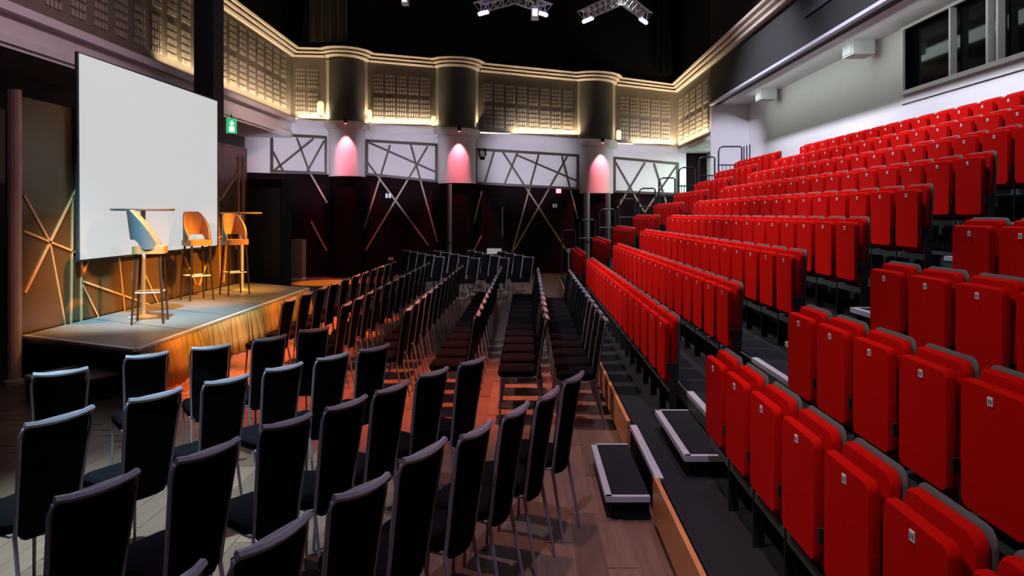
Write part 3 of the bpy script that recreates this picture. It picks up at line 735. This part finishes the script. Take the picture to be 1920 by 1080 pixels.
# up-light strips along the ledge
for B in BAYS:
    a, b = FW(B['x0']+4, B['l'][0], .16), FW(B['x1']-4, B['l'][1], .16); m = (a+b)/2; L = (b-a).length
    o = area('ledge_uplight', (m.x, m.y, m.z+.03), (m.x-ND.x*.06, m.y-ND.y*.06, m.z+1), (1, .79, .52), 24*L, .05, .05, 150)
    l = o.data; l.size = L; l.size_y = .05; o.rotation_euler = (PI-.10, 0, rzF)
o = area('ledge_uplight', (LW+.14, 19.2, 5.24), (LW, 19.2, 7), (1, .79, .52), 120, .05, 8.4, 150); o.rotation_euler = (PI, 0, 0); o.data.size = .05; o.data.size_y = 8.4
o = area('ledge_uplight', (RX-.14, 23.6, 4.46), (RX, 23.6, 7), (1, .79, .52), 105, .05, 4.4, 150); o.rotation_euler = (PI, 0, 0); o.data.size = .05; o.data.size_y = 4.4
for i, (x0, x1) in enumerate(COLS):
    for px in (x0-1, x1+1):
        p = FW(px, [228, 243, 264][i], .22)
        spot('column_edge_light', (p.x, p.y, p.z+.06), (p.x-ND.x*.12, p.y-ND.y*.12, p.z+2), (1, .76, .46), 45, 60, .8, .03)
# low unseen spots added to wash the white band below the ledge, alcove light
for px in (560, 755, 990, 1215):
    p = FW(px, 240, 5.0); spot('wall_wash_light', (p.x, p.y, 3.0), tuple(FW(px, 305, 0)), (.82, .79, 1), 780, 44, .8, .1)
area('alcove_light', (6.0, 23.6, 4.2), (6.0, 23.6, 0), (.70, 1, .78), 150, .6, 3)
# exit sign on the left
p = at(434, 236, 18.2); o = MB().box((-.12, -.04, -.19), (.12, .04, .19)).build('exit_sign', M['exitgreen']); o.location = p; o.rotation_euler = (0, 0, .55)
MB().box((-.06, -.045, -.15), (.06, -.04, -.02)).build('arrow_panel', M['exitwhite'], o)
fg = MB(); fg.lathe([(0, .075), (.022, .085), (.026, .10), (.022, .115), (0, .125)], 8, (0, -.045, 0))
fg.box((-.02, -.05, .0), (.02, -.045, .075)); fg.box((-.055, -.05, .04), (-.02, -.045, .058)); fg.box((.02, -.05, .05), (.055, -.045, .068))
fg.build('running_figure', M['exitwhite'], o)
MB().tube([(0, 0, .19), (0, 0, .30)], .012, 5).build('hanger', M['black'], o)
tag(o, 'green lit exit sign with white running figure under the balcony', 'exit sign')
# steel pipes in front of the far wall
for px, top, rr, lab in ((843, 345, .075, 'grey steel pipe below the middle column'), (1100, 362, .11, 'thick grey steel pipe below the right column'), (1140, 362, .09, 'olive pipe right of the thick steel one')):
    p = FW(px, top, .75); o = MB().lathe([(rr, 0), (rr, p.z)], 12).build('pipe', M['pipe'], None, True); o.location = (p.x, p.y, 0)
    MB().lathe([(rr*1.15, 1.1), (rr*1.15, 1.16)], 12).build('collar', M['darkmetal'], o)
    tag(o, lab, 'pipe')
# door in the far wall, fittings
do = struct(plate_px([(915, 520), (950, 522), (950, 372), (915, 370)], 0, .05).build('door_1', M['black']))
p = FW(942, 415, .06); MB().tube([p + ND*.05 + Vector((0, 0, -.5)), p + ND*.05 + Vector((0, 0, .5))], .015, 5).build('door_handle', M['steel'], do)
def fitting(px, py, w_, h_, name, lab, m='socket', cat='fitting', two=True):
    p = FW(px, py, .0); k = p.y/F; o = empty(name, p, rzF)
    if two:
        for s_ in (-1, 1): MB().box((s_*w_*k*.3-w_*k*.2, -.05, -h_*k/2), (s_*w_*k*.3+w_*k*.2, 0, h_*k/2)).build('switch', M[m], o)
        MB().box((-w_*k*.55, -.02, -h_*k*.6), (w_*k*.55, 0, h_*k*.6)).build('back_plate', M['darkmetal'], o)
    else:
        MB().box((-w_*k/2, -.05, -h_*k/2), (w_*k/2, 0, h_*k/2)).build('cover', M[m], o); MB().box((-w_*k*.6, -.02, -h_*k*.6), (w_*k*.6, 0, h_*k*.6)).build('back_plate', M['darkmetal'], o)
    tag(o, lab, cat)
fitting(728, 367, 10, 8, 'switch_plate', 'pair of white switches on dark wall between left and middle columns')
fitting(1040, 386, 8, 7, 'switch_plate', 'pair of white switches on dark wall left of the right column')
fitting(631, 478, 6, 7, 'wall_socket', 'single white socket on dark wall below the left column', two=False)
fitting(733, 485, 8, 6, 'wall_socket', 'pale socket low on dark wall above the stage-side chair row', two=True)
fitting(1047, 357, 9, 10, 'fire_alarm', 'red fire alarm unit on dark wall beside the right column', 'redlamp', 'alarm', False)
# black bracket under bay three
p = FW(905, 290, .32); o = MB().tube([p+Vector((-.10, 0, .18)), p+Vector((-.10, -.05, -.05)), p+Vector((0, -.1, -.12)), p+Vector((.1, -.05, -.02)), p+Vector((.1, 0, .18))], .03, 6).build('cable_bracket', M['black'])
MB().lathe([(0, -.10), (.08, -.10), (.08, .0), (0, .0)], 10, tuple(p+Vector((0, -.1, -.08)))).build('camera_head', M['black'], o)
tag(o, 'small black camera on bracket over the white panel right of middle column', 'camera')
# white side table at the far wall
p = at(927, 470, 22.0); o = empty('white_table', (p.x, 22.0, 0)); zt = at(927, 466, 22).z
MB().box((-.22, -.15, zt-.16), (.22, .15, zt)).build('table_top', M['socket'], o)
for s1 in (-.19, .19):
    for s2 in (-.12, .12): MB().tube([(s1, s2, 0), (s1, s2, zt-.16)], .015, 5).build('leg', M['steel'], o)
tag(o, 'small white table standing behind the far block of chairs', 'table')

# slim steel post at the far end of the lowest tier
o = empty('rail_post', (.93, 16.4, ZD(1)+.002)); MB().tube([(0, 0, 0), (0, 0, .86)], .022, 8).build('post', M['steel'], o); MB().lathe([(0, .86), (.04, .86), (.04, .93), (0, .95)], 10).build('cap', M['steel'], o)
MB().lathe([(.06, 0), (.06, .012), (0, .012)], 10).build('foot', M['steel'], o)
tag(o, 'slim steel post on the lowest tier beside the far red seats', 'post')
